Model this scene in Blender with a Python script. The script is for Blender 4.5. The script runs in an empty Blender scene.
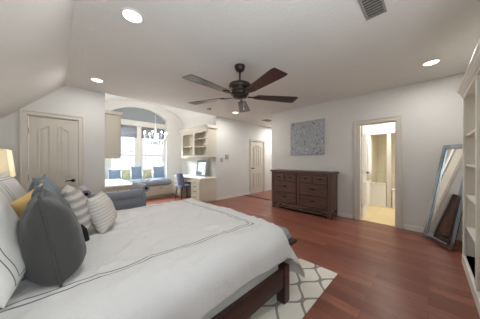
import bpy, bmesh, math, random
from mathutils import Vector, Matrix, noise
PI = math.pi
random.seed(7)
sc = bpy.context.scene
C = sc.collection

# ------------------------------------------------------------------ camera
cam_d = bpy.data.cameras.new('camera')
cam = bpy.data.objects.new('camera', cam_d)
C.objects.link(cam)
cam_d.sensor_fit = 'HORIZONTAL'
cam_d.sensor_width = 36.0
cam_d.lens = 36.0 * 185.0 / 480.0
cam_d.shift_y = 0.5 / 480.0
cam_d.clip_start = 0.02
cam.location = (0, 0, 1.30)
YAW = math.atan2(185.0, 182.0)                 # forward direction measured from +X
cam.rotation_euler = (PI / 2, 0, YAW - PI / 2)
sc.camera = cam

# ------------------------------------------------------------------ world, lights, exposure
w = bpy.data.worlds.new('world')
sc.world = w
w.use_nodes = True
bg = w.node_tree.nodes['Background']
bg.inputs[0].default_value = (0.86, 0.93, 1.0, 1)
bg.inputs[1].default_value = 1.6


def area_light(name, loc, rot, sx, sy, power, col):
    d = bpy.data.lights.new(name, 'AREA')
    d.shape = 'RECTANGLE'
    d.size, d.size_y = sx, sy
    d.energy = power
    d.color = col
    o = bpy.data.objects.new(name, d)
    C.objects.link(o)
    o.location = loc
    o.rotation_euler = rot
    return o


# daylight through the two nook windows, then added fills for bedroom, bathroom and hall
area_light('daylight_nook', (2.03, 9.6, 4.0), (-PI / 2 + .72, 0, 0), 5.0, 2.2, 2500, (0.93, 0.97, 1.0))
area_light('fill_rear', (0.25, -.90, 1.15), (PI / 2 + 1.2, 0, 0), 1.3, .5, 68, (0.98, 0.99, 1.0))  # added fill aimed up at the ceiling from behind the camera
area_light('fill_bath', (5.95, 0.25, 2.55), (0, 0, 0), 0.9, 0.9, 30, (1.0, 0.99, 0.96))  # added fill just under the bathroom ceiling; the bathroom has no window
area_light('fill_hall', (6.6, 4.05, 2.66), (0, 0, 0), 0.4, 0.4, 30, (0.98, 0.98, 0.97))  # added fill brightening the hall walls, without any fixture
DOWNLIGHT_W = (6, 6, 10, 15)

sc.view_settings.view_transform = 'Standard'
sc.view_settings.look = 'None'
sc.view_settings.gamma = 1.0
sc.view_settings.use_curve_mapping = False
sc.view_settings.exposure = 0.34
sc.cycles.use_denoising = True
sc.cycles.max_bounces = 10
sc.cycles.diffuse_bounces = 6
sc.cycles.sample_clamp_indirect = 6.0


# ------------------------------------------------------------------ materials
def lin(c):
    return tuple(((v / 255.0) / 12.92 if v / 255.0 <= 0.04045 else ((v / 255.0 + 0.055) / 1.055) ** 2.4) for v in c) + (1.0,)


def new_mat(name):
    m = bpy.data.materials.new(name)
    m.use_nodes = True
    nt = m.node_tree
    return m, nt, nt.nodes['Principled BSDF']


def N(nt, kind, **kw):
    n = nt.nodes.new(kind)
    for k, v in kw.items():
        setattr(n, k, v)
    return n


def setin(nt, sock, v):
    if hasattr(v, 'is_output'):
        nt.links.new(v, sock)
    else:
        sock.default_value = v


def mth(nt, op, a, b=None, c=None, clamp=False):
    n = N(nt, 'ShaderNodeMath', operation=op, use_clamp=clamp)
    setin(nt, n.inputs[0], a)
    if b is not None:
        setin(nt, n.inputs[1], b)
    if c is not None:
        setin(nt, n.inputs[2], c)
    return n.outputs[0]


def mixc(nt, fac, a, b, mode='MIX'):
    n = N(nt, 'ShaderNodeMix', data_type='RGBA', blend_type=mode)
    setin(nt, n.inputs[0], fac)
    setin(nt, n.inputs[6], a)
    setin(nt, n.inputs[7], b)
    return n.outputs[2]


def coords(nt, which='Object', scale=(1, 1, 1)):
    t = N(nt, 'ShaderNodeTexCoord')
    mp = N(nt, 'ShaderNodeMapping')
    mp.inputs['Scale'].default_value = scale
    nt.links.new(t.outputs[which], mp.inputs['Vector'])
    return mp.outputs[0]


def noise_tex(nt, vec, scale, detail=3, rough=0.5):
    n = N(nt, 'ShaderNodeTexNoise')
    n.inputs['Scale'].default_value = scale
    n.inputs['Detail'].default_value = detail
    n.inputs['Roughness'].default_value = rough
    nt.links.new(vec, n.inputs['Vector'])
    return n.outputs['Fac']


def bump(nt, bs, h, strength=0.3, dist=0.01):
    b = N(nt, 'ShaderNodeBump')
    b.inputs['Strength'].default_value = strength
    b.inputs['Distance'].default_value = dist
    nt.links.new(h, b.inputs['Height'])
    nt.links.new(b.outputs[0], bs.inputs['Normal'])


def plain(name, rgb, rough=0.5, metal=0.0, var=0.06, vscale=8.0, bmp=0.0, bscale=60.0, stretch=(1, 1, 1), sheen=0.0):
    m, nt, bs = new_mat(name)
    v = coords(nt, 'Object', stretch)
    n = noise_tex(nt, v, vscale)
    c = lin(rgb)
    lo = tuple(x * (1 - var) for x in c[:3]) + (1,)
    hi = tuple(min(1, x * (1 + var)) for x in c[:3]) + (1,)
    nt.links.new(mixc(nt, n, lo, hi), bs.inputs['Base Color'])
    bs.inputs['Roughness'].default_value = rough
    bs.inputs['Metallic'].default_value = metal
    if sheen:
        bs.inputs['Sheen Weight'].default_value = sheen
    if bmp:
        bump(nt, bs, noise_tex(nt, v, bscale, 4), bmp, 0.004)
    return m


def emit(name, rgb, strength):
    m, nt, bs = new_mat(name)
    bs.inputs['Base Color'].default_value = lin(rgb)
    bs.inputs['Emission Color'].default_value = lin(rgb)
    bs.inputs['Emission Strength'].default_value = strength
    return m


def glass(name, rgb=(245, 250, 252), rough=0.0):
    m = bpy.data.materials.new(name)
    m.use_nodes = True
    nt = m.node_tree
    nt.nodes.clear()
    out = N(nt, 'ShaderNodeOutputMaterial')
    tr = N(nt, 'ShaderNodeBsdfTransparent')
    tr.inputs[0].default_value = lin(rgb)
    gl = N(nt, 'ShaderNodeBsdfGlossy')
    gl.inputs['Roughness'].default_value = rough
    mx = N(nt, 'ShaderNodeMixShader')
    mx.inputs[0].default_value = 0.06
    nt.links.new(tr.outputs[0], mx.inputs[1])
    nt.links.new(gl.outputs[0], mx.inputs[2])
    nt.links.new(mx.outputs[0], out.inputs[0])
    return m


M = {}
M['wall'] = plain('wall_paint', (211, 209, 204), 0.75, var=0.015, bmp=0.06, bscale=180)
M['ceiling'] = plain('ceiling_paint', (219, 217, 212), 0.85, var=0.03, vscale=3, bmp=0.9, bscale=30)
M['nook_white'] = plain('nook_paint', (226, 224, 220), 0.75, var=0.015, bmp=0.05, bscale=160)
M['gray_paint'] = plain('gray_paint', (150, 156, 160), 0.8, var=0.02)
M['trim'] = plain('trim_paint', (206, 199, 188), 0.45, var=0.015)
M['white_trim'] = plain('white_trim', (222, 219, 214), 0.45, var=0.015)
M['door'] = plain('door_paint', (201, 193, 181), 0.45, var=0.015)
M['cabinet'] = plain('cabinet_paint', (206, 198, 182), 0.45, var=0.02)
M['cabinet_in'] = plain('cabinet_inside', (236, 230, 218), 0.55, var=0.02)
M['counter'] = plain('counter_white', (235, 231, 222), 0.3, var=0.02)
M['bookcase'] = plain('bookcase_paint', (238, 234, 225), 0.45, var=0.015)
M['black'] = plain('black_metal', (28, 26, 25), 0.4, 0.6)
M['chrome'] = plain('chrome', (200, 200, 205), 0.15, 1.0)
M['shade_blue'] = plain('roman_shade', (150, 152, 158), 0.9, var=0.08, vscale=18, stretch=(1, 1, 6))
_nt = M['shade_blue'].node_tree
_tr = N(_nt, 'ShaderNodeBsdfTranslucent')
_tr.inputs[0].default_value = lin((158, 160, 166))
_mx = N(_nt, 'ShaderNodeMixShader')
_mx.inputs[0].default_value = 0.30
_nt.links.new(_nt.nodes['Principled BSDF'].outputs[0], _mx.inputs[1])
_nt.links.new(_tr.outputs[0], _mx.inputs[2])
_nt.links.new(_mx.outputs[0], _nt.nodes['Material Output'].inputs[0])
M['plastic'] = plain('white_plastic', (216, 212, 205), 0.4)
M['grey_plastic'] = plain('grey_plastic', (165, 162, 155), 0.4)
M['vent'] = plain('vent_metal', (150, 147, 143), 0.5, 0.2)
M['vent_dark'] = plain('vent_dark', (82, 80, 78), 0.7)
M['bronze'] = plain('bronze', (58, 50, 46), 0.38, 0.6)
M['sheet'] = plain('mattress_sheet', (206, 207, 200), 0.9, bmp=0.1, bscale=200)
M['charcoal'] = plain('charcoal_velvet', (60, 58, 56), 0.8, var=0.15, vscale=5, bmp=0.15, bscale=120, sheen=0.12)
M['tassel'] = plain('black_thread', (26, 26, 30), 0.9)
M['gold'] = plain('gold_cloth', (214, 176, 112), 0.8, var=0.12, bmp=0.1, bscale=150)
M['bluegrey'] = plain('bluegrey_cloth', (112, 120, 128), 0.85, var=0.15, bmp=0.1, bscale=150)
M['settee'] = plain('settee_cloth', (124, 128, 137), 0.65, var=0.12, vscale=7, bmp=0.12, bscale=180, sheen=0.5)
M['cushion'] = plain('window_cushion', (160, 168, 180), 0.85, var=0.12, bmp=0.1, bscale=140)
M['pillow_blue'] = plain('pillow_blue', (146, 170, 198), 0.85, var=0.2, vscale=16, bmp=0.1)
M['chair_blue'] = plain('chair_velvet', (86, 97, 135), 0.7, var=0.15, sheen=0.5)
M['bench_cloth'] = plain('bench_cloth', (150, 158, 154), 0.8, var=0.12, bmp=0.15, bscale=160)
M['tile_bath'] = plain('bath_tile', (196, 186, 156), 0.35, var=0.05)
M['porcelain'] = plain('tub_white', (236, 236, 232), 0.2, var=0.01)
M['towel'] = plain('towel_white', (236, 235, 230), 0.95, var=0.03, bmp=0.3, bscale=120)
M['bulb'] = emit('candle_bulb', (255, 240, 215), 14.0)
M['downlight'] = emit('downlight_lens', (255, 248, 236), 4.0)
M['lamp_base'] = plain('lamp_ceramic', (214, 210, 200), 0.25)
M['crystal'] = glass('crystal', (228, 232, 238), 0.05)
M['pane'] = glass('window_glass')
M['nickel'] = plain('chandelier_silver', (222, 222, 222), 0.35, 0.1)


def wood(name, dark, light, rough, axis=(1, 1, 1), scale=3.0, coat=0.0):
    m, nt, bs = new_mat(name)
    v = coords(nt, 'Object', axis)
    n = noise_tex(nt, v, scale, 6, 0.6)
    r = N(nt, 'ShaderNodeValToRGB')
    r.color_ramp.elements[0].position = 0.3
    r.color_ramp.elements[0].color = lin(dark)
    r.color_ramp.elements[1].position = 0.72
    r.color_ramp.elements[1].color = lin(light)
    nt.links.new(n, r.inputs[0])
    nt.links.new(r.outputs[0], bs.inputs['Base Color'])
    bs.inputs['Roughness'].default_value = rough
    if coat:
        bs.inputs['Coat Weight'].default_value = coat
        bs.inputs['Coat Roughness'].default_value = 0.15
    bump(nt, bs, n, 0.06, 0.003)
    return m


M['dresser'] = wood('dresser_wood', (64, 46, 39), (114, 85, 73), 0.42, (12, 1, 14), 3.0)
M['dresser_side'] = wood('dresser_wood_side', (78, 57, 48), (124, 95, 82), 0.42, (1, 1, 0.15), 10.0)
M['bedwood'] = wood('bed_wood', (46, 26, 22), (78, 46, 38), 0.35, (1, 10, 10), 3.0)
M['benchwood'] = wood('bench_wood', (36, 26, 22), (60, 42, 34), 0.4, (1, 1, 10), 3.0)
M['fanwood'] = wood('fan_blade_wood', (42, 26, 26), (66, 42, 40), 0.28, (2, 14, 14), 3.0, 0.4)


def floor_mat():
    m, nt, bs = new_mat('hardwood')
    t = N(nt, 'ShaderNodeTexCoord')
    mp = N(nt, 'ShaderNodeMapping')
    mp.inputs['Rotation'].default_value = (0, 0, PI / 2)
    nt.links.new(t.outputs['Object'], mp.inputs['Vector'])
    br = N(nt, 'ShaderNodeTexBrick')
    br.inputs['Scale'].default_value = 1.0
    br.inputs['Brick Width'].default_value = 1.1
    br.inputs['Row Height'].default_value = 0.125
    br.inputs['Mortar Size'].default_value = 0.0016
    br.inputs['Mortar Smooth'].default_value = 0.1
    br.inputs['Bias'].default_value = 0.0
    br.offset = 0.37
    br.offset_frequency = 2
    br.inputs['Color1'].default_value = lin((126, 76, 62))
    br.inputs['Color2'].default_value = lin((168, 106, 84))
    br.inputs['Mortar'].default_value = lin((60, 32, 26))
    nt.links.new(mp.outputs[0], br.inputs['Vector'])
    mp2 = N(nt, 'ShaderNodeMapping')
    mp2.inputs['Scale'].default_value = (9, 1.1, 1)
    nt.links.new(t.outputs['Object'], mp2.inputs['Vector'])
    g = noise_tex(nt, mp2.outputs[0], 3.2, 6, 0.62)
    col = mixc(nt, mth(nt, 'MULTIPLY_ADD', g, 1.6, -0.45, True), br.outputs['Color'], lin((112, 62, 50)))
    nt.links.new(col, bs.inputs['Base Color'])
    rr = mth(nt, 'MULTIPLY_ADD', g, 0.16, 0.24)
    nt.links.new(rr, bs.inputs['Roughness'])
    h = mth(nt, 'MULTIPLY_ADD', br.outputs['Fac'], -1.0, mth(nt, 'MULTIPLY', g, 0.25))
    bump(nt, bs, h, 0.25, 0.003)
    return m


M['floor'] = floor_mat()


def tile_mat(name, c1, c2, mortar, size, rough, rotx=0.0, rotz=0.0, bw=None):
    m, nt, bs = new_mat(name)
    t = N(nt, 'ShaderNodeTexCoord')
    mp = N(nt, 'ShaderNodeMapping')
    mp.inputs['Rotation'].default_value = (rotx, 0, rotz)
    nt.links.new(t.outputs['Object'], mp.inputs['Vector'])
    br = N(nt, 'ShaderNodeTexBrick')
    br.offset = 0.0
    br.inputs['Scale'].default_value = 1.0
    br.inputs['Brick Width'].default_value = bw or size
    br.inputs['Row Height'].default_value = size
    br.inputs['Mortar Size'].default_value = 0.004
    br.inputs['Color1'].default_value = lin(c1)
    br.inputs['Color2'].default_value = lin(c2)
    br.inputs['Mortar'].default_value = lin(mortar)
    nt.links.new(mp.outputs[0], br.inputs['Vector'])
    nt.links.new(br.outputs['Color'], bs.inputs['Base Color'])
    bs.inputs['Roughness'].default_value = rough
    return m


M['bath_floor'] = tile_mat('bath_floor_tile', (216, 192, 142), (222, 200, 152), (196, 172, 126), 0.45, 0.35)
M['bath_wall_tile'] = tile_mat('bath_wall_tile', (226, 217, 190), (230, 221, 196), (212, 203, 176), 0.3, 0.3, PI / 2)


def rug_mat():
    m, nt, bs = new_mat('trellis_rug')
    t = N(nt, 'ShaderNodeTexCoord')
    sp = N(nt, 'ShaderNodeSeparateXYZ')
    nt.links.new(t.outputs['Object'], sp.inputs[0])
    u = mth(nt, 'MULTIPLY', sp.outputs[0], 1 / 0.40)
    v = mth(nt, 'MULTIPLY', sp.outputs[1], 1 / 0.27)
    cosu = mth(nt, 'COSINE', mth(nt, 'MULTIPLY', u, 2 * PI))
    tgt = mth(nt, 'MULTIPLY_ADD', cosu, 0.235, 0.25)
    vm = mth(nt, 'ABSOLUTE', mth(nt, 'SUBTRACT', mth(nt, 'FRACT', v), 0.5))
    d = mth(nt, 'ABSOLUTE', mth(nt, 'SUBTRACT', vm, tgt))
    nz = noise_tex(nt, t.outputs['Object'], 90, 3)
    line = mth(nt, 'LESS_THAN', mth(nt, 'MULTIPLY_ADD', nz, 0.02, d), 0.066)
    base = mixc(nt, nz, lin((228, 221, 208)), lin((242, 236, 225)))
    lc = mixc(nt, nz, lin((138, 132, 124)), lin((160, 154, 146)))
    nt.links.new(mixc(nt, line, base, lc), bs.inputs['Base Color'])
    bs.inputs['Roughness'].default_value = 0.95
    bump(nt, bs, nz, 0.4, 0.006)
    return m


M['rug'] = rug_mat()


def comforter_mat():
    m, nt, bs = new_mat('comforter_cotton')
    uv = N(nt, 'ShaderNodeUVMap')
    uv.uv_map = 'flat'
    sp = N(nt, 'ShaderNodeSeparateXYZ')
    nt.links.new(uv.outputs[0], sp.inputs[0])
    nz = noise_tex(nt, uv.outputs[0], 300, 2)

    def band(coord, centre, half):
        return mth(nt, 'LESS_THAN', mth(nt, 'ABSOLUTE', mth(nt, 'SUBTRACT', coord, centre)), half)
    sx, sy = sp.outputs[0], sp.outputs[1]
    tot = None
    for off in (0.0, 0.032):
        near = mth(nt, 'MULTIPLY', band(sy, 1.185 + off, 0.0042), mth(nt, 'LESS_THAN', sx, 1.352 - off))
        foot = mth(nt, 'MULTIPLY', band(sx, 1.348 - off, 0.0042), mth(nt, 'MULTIPLY', mth(nt, 'GREATER_THAN', sy, 1.18 + off), mth(nt, 'LESS_THAN', sy, 2.58 - off)))
        far = mth(nt, 'MULTIPLY', band(sy, 2.575 - off, 0.0042), mth(nt, 'LESS_THAN', sx, 1.352 - off))
        s = mth(nt, 'MAXIMUM', mth(nt, 'MAXIMUM', near, foot), far)
        tot = s if tot is None else mth(nt, 'MAXIMUM', tot, s)
    base = mixc(nt, nz, lin((208, 204, 202)), lin((214, 211, 209)))
    nt.links.new(mixc(nt, tot, base, lin((104, 104, 108))), bs.inputs['Base Color'])
    bs.inputs['Roughness'].default_value = 0.85
    bs.inputs['Sheen Weight'].default_value = 0.2
    n2 = noise_tex(nt, uv.outputs[0], 11, 6, 0.62)
    bump(nt, bs, n2, 0.5, 0.025)
    return m


M['comforter'] = comforter_mat()


def sham_mat():
    m, nt, bs = new_mat('sham_cotton')
    uv = N(nt, 'ShaderNodeUVMap')
    uv.uv_map = 'flat'
    sp = N(nt, 'ShaderNodeSeparateXYZ')
    nt.links.new(uv.outputs[0], sp.inputs[0])
    r = mth(nt, 'MAXIMUM', mth(nt, 'ABSOLUTE', sp.outputs[0]), mth(nt, 'ABSOLUTE', sp.outputs[1]))
    a = mth(nt, 'LESS_THAN', mth(nt, 'ABSOLUTE', mth(nt, 'SUBTRACT', r, 0.83)), 0.007)
    b = mth(nt, 'LESS_THAN', mth(nt, 'ABSOLUTE', mth(nt, 'SUBTRACT', r, 0.75)), 0.007)
    t = mth(nt, 'MAXIMUM', a, b)
    nt.links.new(mixc(nt, t, lin((212, 208, 203)), lin((88, 99, 104))), bs.inputs['Base Color'])
    bs.inputs['Roughness'].default_value = 0.88
    return m


M['sham'] = sham_mat()


def weave_mat(name, c1, c2, freq, width, axis):
    m, nt, bs = new_mat(name)
    uv = N(nt, 'ShaderNodeUVMap')
    uv.uv_map = 'flat'
    sp = N(nt, 'ShaderNodeSeparateXYZ')
    nt.links.new(uv.outputs[0], sp.inputs[0])
    nz = noise_tex(nt, uv.outputs[0], 5, 3)
    s = mth(nt, 'SINE', mth(nt, 'MULTIPLY_ADD', nz, 2.0, mth(nt, 'MULTIPLY', sp.outputs[axis], freq)))
    f = mth(nt, 'MULTIPLY_ADD', s, width, 0.5, True)
    nt.links.new(mixc(nt, f, lin(c1), lin(c2)), bs.inputs['Base Color'])
    bs.inputs['Roughness'].default_value = 0.9
    bump(nt, bs, s, 0.5, 0.004)
    return m


M['striped'] = weave_mat('striped_knit', (152, 143, 138), (192, 185, 178), 20.0, .8, 1)
M['beige'] = weave_mat('beige_woven', (186, 179, 170), (200, 194, 186), 38.0, 0.5, 1)


def floral_mat():
    m, nt, bs = new_mat('pillow_green')
    v = coords(nt, 'Object')
    n = noise_tex(nt, v, 22, 3)
    f = mth(nt, 'MULTIPLY_ADD', n, 6.0, -2.6, True)
    nt.links.new(mixc(nt, f, lin((202, 204, 158)), lin((230, 228, 210))), bs.inputs['Base Color'])
    bs.inputs['Roughness'].default_value = 0.85
    return m


M['floral'] = floral_mat()


def painting_mat():
    m, nt, bs = new_mat('blossom_painting')
    v = coords(nt, 'Object')
    a = noise_tex(nt, v, 5, 5, 0.65)
    b = noise_tex(nt, v, 26, 4, 0.7)
    c = noise_tex(nt, v, 12, 5, 0.6)
    base = mixc(nt, a, lin((142, 147, 152)), lin((176, 180, 184)))
    dark = mth(nt, 'MULTIPLY_ADD', c, 9.0, -5.0, True)
    base = mixc(nt, dark, base, lin((88, 94, 102)))
    white = mth(nt, 'MULTIPLY_ADD', b, 9.0, -5.0, True)
    col = mixc(nt, white, base, lin((218, 220, 220)))
    nt.links.new(col, bs.inputs['Base Color'])
    bs.inputs['Roughness'].default_value = 0.7
    bump(nt, bs, b, 0.3, 0.004)
    return m


M['painting'] = painting_mat()


def mirror_mat():
    m, nt, bs = new_mat('mirror_glass')
    bs.inputs['Base Color'].default_value = (0.86, 0.88, 0.88, 1)
    bs.inputs['Metallic'].default_value = 1.0
    bs.inputs['Roughness'].default_value = 0.02
    return m


M['mirror'] = mirror_mat()
M['grey_frame'] = plain('grey_frame', (122, 130, 134), 0.4)
M['pull'] = plain('drawer_pull', (112, 106, 98), 0.4, 0.3)
M['mirror_frame'] = plain('bevelled_mirror_frame', (172, 184, 196), 0.12, 1.0)


def lampshade_mat():
    m, nt, bs = new_mat('lamp_shade_linen')
    v = coords(nt, 'Object', (1, 1, 1))
    n = noise_tex(nt, v, 120, 2)
    nt.links.new(mixc(nt, n, lin((236, 228, 210)), lin((242, 235, 220))), bs.inputs['Base Color'])
    bs.inputs['Roughness'].default_value = 0.9
    bs.inputs['Transmission Weight'].default_value = 0.0
    tr = N(nt, 'ShaderNodeBsdfTranslucent')
    tr.inputs[0].default_value = lin((246, 240, 226))
    mx = N(nt, 'ShaderNodeMixShader')
    mx.inputs[0].default_value = 0.55
    out = nt.nodes['Material Output']
    nt.links.new(bs.outputs[0], mx.inputs[1])
    nt.links.new(tr.outputs[0], mx.inputs[2])
    nt.links.new(mx.outputs[0], out.inputs[0])
    return m


M['lampshade'] = lampshade_mat()


# ------------------------------------------------------------------ mesh helpers
def BM():
    return bmesh.new()


def box(bm, x0, x1, y0, y1, z0, z1, mat4=None):
    p = [(x, y, z) for x in (x0, x1) for y in (y0, y1) for z in (z0, z1)]
    vs = [bm.verts.new((mat4 @ Vector(q)) if mat4 else q) for q in p]
    for f in ((0, 1, 3, 2), (4, 6, 7, 5), (0, 4, 5, 1), (2, 3, 7, 6), (0, 2, 6, 4), (1, 5, 7, 3)):
        bm.faces.new([vs[i] for i in f])
    return bm


def prism(bm, pts, fn, d0, d1, hole=None):
    """extrude a 2-D outline; fn(u, v, d) -> 3-D point; with hole = matching inner outline, a ring"""
    n = len(pts)
    if hole is None:
        a = [bm.verts.new(fn(u, v, d0)) for u, v in pts]
        b = [bm.verts.new(fn(u, v, d1)) for u, v in pts]
        bm.faces.new(a)
        bm.faces.new(b[::-1])
        for i in range(n):
            j = (i + 1) % n
            bm.faces.new([a[i], b[i], b[j], a[j]])
    else:
        A = [[bm.verts.new(fn(u, v, d)) for u, v in o] for d in (d0, d1) for o in (pts, hole)]
        ao, ai, bo, bi = A
        for i in range(n):
            j = (i + 1) % n
            bm.faces.new([ao[i], ao[j], ai[j], ai[i]])
            bm.faces.new([bo[i], bi[i], bi[j], bo[j]])
            bm.faces.new([ao[i], bo[i], bo[j], ao[j]])
            bm.faces.new([ai[i], ai[j], bi[j], bi[i]])
    return bm


def lathe(bm, prof, c=(0, 0, 0), seg=20, mat4=None):
    rings = []
    for r, z in prof:
        ring = []
        for k in range(seg):
            a = 2 * PI * k / seg
            q = Vector((c[0] + r * math.cos(a), c[1] + r * math.sin(a), c[2] + z))
            ring.append(bm.verts.new(mat4 @ q if mat4 else q))
        rings.append(ring)
    for a, b in zip(rings, rings[1:]):
        for k in range(seg):
            bm.faces.new([a[k], a[(k + 1) % seg], b[(k + 1) % seg], b[k]])
    bm.faces.new(rings[0][::-1])
    bm.faces.new(rings[-1])
    return bm


def tube(bm, path, r, seg=8):
    path = [Vector(p) for p in path]
    rs = r if isinstance(r, (list, tuple)) else [r] * len(path)
    rings = []
    for i, p in enumerate(path):
        t = (path[min(i + 1, len(path) - 1)] - path[max(i - 1, 0)]).normalized()
        up = Vector((0, 0, 1)) if abs(t.z) < 0.9 else Vector((1, 0, 0))
        a = t.cross(up).normalized()
        b = t.cross(a)
        rings.append([bm.verts.new(p + (a * math.cos(2 * PI * k / seg) + b * math.sin(2 * PI * k / seg)) * rs[i]) for k in range(seg)])
    for a, b in zip(rings, rings[1:]):
        for k in range(seg):
            bm.faces.new([a[k], a[(k + 1) % seg], b[(k + 1) % seg], b[k]])
    bm.faces.new(rings[0][::-1])
    bm.faces.new(rings[-1])
    return bm


ORIG = {}


def obj(name, bm, mat, parent=None, bev=0.0, smooth=False, sub=0, local=False):
    """link bm as one mesh object; verts are given in world space unless local"""
    bmesh.ops.recalc_face_normals(bm, faces=bm.faces[:])
    o0 = Vector((0, 0, 0))
    if parent is not None:
        root = parent
        while root.parent:
            root = root.parent
        o0 = ORIG.get(root.name, Vector((0, 0, 0)))
    if o0.length and not local:
        bmesh.ops.translate(bm, verts=bm.verts[:], vec=-o0)
    me = bpy.data.meshes.new(name)
    bm.to_mesh(me)
    bm.free()
    me.materials.append(M[mat] if isinstance(mat, str) else mat)
    o = bpy.data.objects.new(name, me)
    C.objects.link(o)
    if parent is not None:
        o.parent = parent
    if smooth:
        for p in me.polygons:
            p.use_smooth = True
    if bev:
        b = o.modifiers.new('bevel', 'BEVEL')
        b.width = bev
        b.segments = 2
        b.limit_method = 'ANGLE'
    if sub:
        s = o.modifiers.new('sub', 'SUBSURF')
        s.levels = s.render_levels = sub
    return o


def thing(name, label, cat, loc=(0, 0, 0), rotz=0.0, group=None):
    o = bpy.data.objects.new(name, None)
    o.empty_display_size = 0.05
    C.objects.link(o)
    o.location = loc
    o.rotation_euler = (0, 0, rotz)
    o['label'] = label
    o['category'] = cat
    if group:
        o['group'] = group
    ORIG[o.name] = Vector(loc)
    return o


def tag(o, label, cat, group=None):
    o['label'] = label
    o['category'] = cat
    if group:
        o['group'] = group
    return o


def struct(name, bm, mat, bev=0.0, parent=None):
    o = obj(name, bm, mat, parent, bev)
    if parent is None:
        o['kind'] = 'structure'
    return o


def dup(root, loc, rotz, label):
    r = root.copy()
    C.objects.link(r)
    r.location = loc
    r.rotation_euler = (0, 0, rotz)
    r['label'] = label
    for ch in list(root.children):
        c = ch.copy()
        C.objects.link(c)
        c.parent = r
        for g in list(ch.children):
            d = g.copy()
            C.objects.link(d)
            d.parent = c
    return r


def fnY(y, s=-1):          # outline in X/Z, depth along Y from the plane y (s = direction of positive depth)
    return lambda u, v, d: (u, y + s * d, v)


def fnX(x, s=-1):          # outline in Y/Z, depth along X
    return lambda u, v, d: (x + s * d, u, v)


def rect(u0, u1, v0, v1):
    return [(u0, v0), (u1, v0), (u1, v1), (u0, v1)]


# ------------------------------------------------------------------ the room shell
H = 2.70
XW = 4.65                  # dresser wall
YF = 4.75                  # front wall plane (closet door, hall door)
XH = -0.85                 # knee wall behind the headboard
YB = -0.65                 # wall behind the bookcase and the camera
struct('floor', box(BM(), -0.95, 8.1, -0.77, 7.3, -0.1, 0.0), 'floor')
bm = BM()
box(bm, 0.105, XW + .12, YB - .12, YF, H, H + .12)
box(bm, XW + .12, 8.1, 3.23, YF, H, H + .12)
struct('ceiling', bm, 'ceiling')
bm = BM()
prism(bm, [(0.105, H), (0.105, H + .17), (XH - .12, H + .17 - .955 - .12), (XH - .12, H - .955 - .12)], lambda u, v, d: (u, d, v), YB - .12, YF)
struct('ceiling_slope', bm, 'ceiling')
struct('wall_head', box(BM(), XH - .12, XH, YB - .12, YF, 0, 1.78), 'wall')

# front wall left of the nook, with the closet door opening
bm = BM()
zs = lambda x: min(H, H + (x - .08)) + .05
DX0, DX1, DZ = -0.372, 0.283, 2.068
prism(bm, [(XH - .12, 0), (DX0, 0), (DX0, zs(DX0)), (XH - .12, zs(XH - .12))], fnY(YF, 1), 0, .12)
prism(bm, [(DX0, DZ), (DX1, DZ), (DX1, H + .05), (.08, H + .05), (DX0, zs(DX0))], fnY(YF, 1), 0, .12)
box(bm, DX1, .70, YF, YF + .12, 0, H + .05)
struct('wall_front', bm, 'wall')
# nook side walls
struct('wall_nook_left', box(BM(), .58, .70, YF + .12, 7.24, 0, H + .05), 'wall')
struct('wall_nook_right', box(BM(), 3.60, 3.72, YF + .12, 7.24, 0, H + .05), 'nook_white')
# hall wall with door opening
HX0, HX1 = 5.27, 6.02
bm = BM()
box(bm, 3.60, HX0, YF, YF + .12, 0, H + .05)
box(bm, HX0, HX1, YF, YF + .12, 2.03, H + .05)
box(bm, HX1, 8.1, YF, YF + .12, 0, H + .05)
struct('wall_hall', bm, 'wall')
struct('wall_hall_end', box(BM(), 8.0, 8.1, 3.23, YF, 0, H), 'wall')
struct('wall_hall_right', box(BM(), XW + .12, 8.0, 3.23, 3.35, 0, H), 'wall')
# dresser wall with bathroom door opening
BY0, BY1, BZ = 0.432, 1.045, 2.065
bm = BM()
box(bm, XW, XW + .12, BY1, 3.35, 0, H)
box(bm, XW, XW + .12, YB - .12, BY0, 0, H)
box(bm, XW, XW + .12, BY0, BY1, BZ, H)
struct('wall_right', bm, 'wall')
# wall behind the camera, with an opening for the added window
bm = BM()
box(bm, XH - .12, -.45, YB - .12, YB, 0, H)
box(bm, .95, XW, YB - .12, YB, 0, H)
box(bm, -.45, .95, YB - .12, YB, 0, .75)
box(bm, -.45, .95, YB - .12, YB, 2.35, H)
struct('wall_back', bm, 'wall')

# vaulted nook ceiling (barrel) and the gable piece above the opening
NX0, NX1, NC, NR = .70, 3.60, 2.15, 1.45
arc = [(NC - NR * math.cos(PI * k / 24), H + .62 * math.sin(PI * k / 24)) for k in range(25)]
bm = BM()
prism(bm, [(.58, H), (.70, H)] + arc[1:-1] + [(3.60, H), (3.72, H), (3.72, H + .75), (.58, H + .75)], fnY(YF, 1), .005, 2.49)
struct('ceiling_nook', bm, 'nook_white')
struct('wall_gable', box(BM(), .58, 3.72, YF - .1, YF + .004, H + .002, H + .8), 'nook_white')

# arched alcove wall in front of the windows
AX0, AX1, AY = 1.11, 2.95, 6.98
AC, AH = (AX0 + AX1) / 2, (AX1 - AX0) / 2
AR = (AH ** 2 + .33 ** 2) / (2 * .33)
arch = []
for k in range(25):
    dx = -AH + 2 * AH * k / 24
    arch.append((AC + dx, 3.12 - AR + math.sqrt(AR ** 2 - dx ** 2)))
bm = BM()
prism(bm, [(NX0, 0), (AX0, 0)] + arch[:1] + [(AX0, 3.4), (NX0, 3.4)], fnY(AY, 1), 0, .14)
prism(bm, [(AX1, 0), (NX1, 0), (NX1, 3.4), (AX1, 3.4)], fnY(AY, 1), 0, .14)
prism(bm, arch + [(AX1, 3.4), (AX0, 3.4)], fnY(AY, 1), 0, .14)
struct('wall_arch', bm, 'nook_white')
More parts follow.
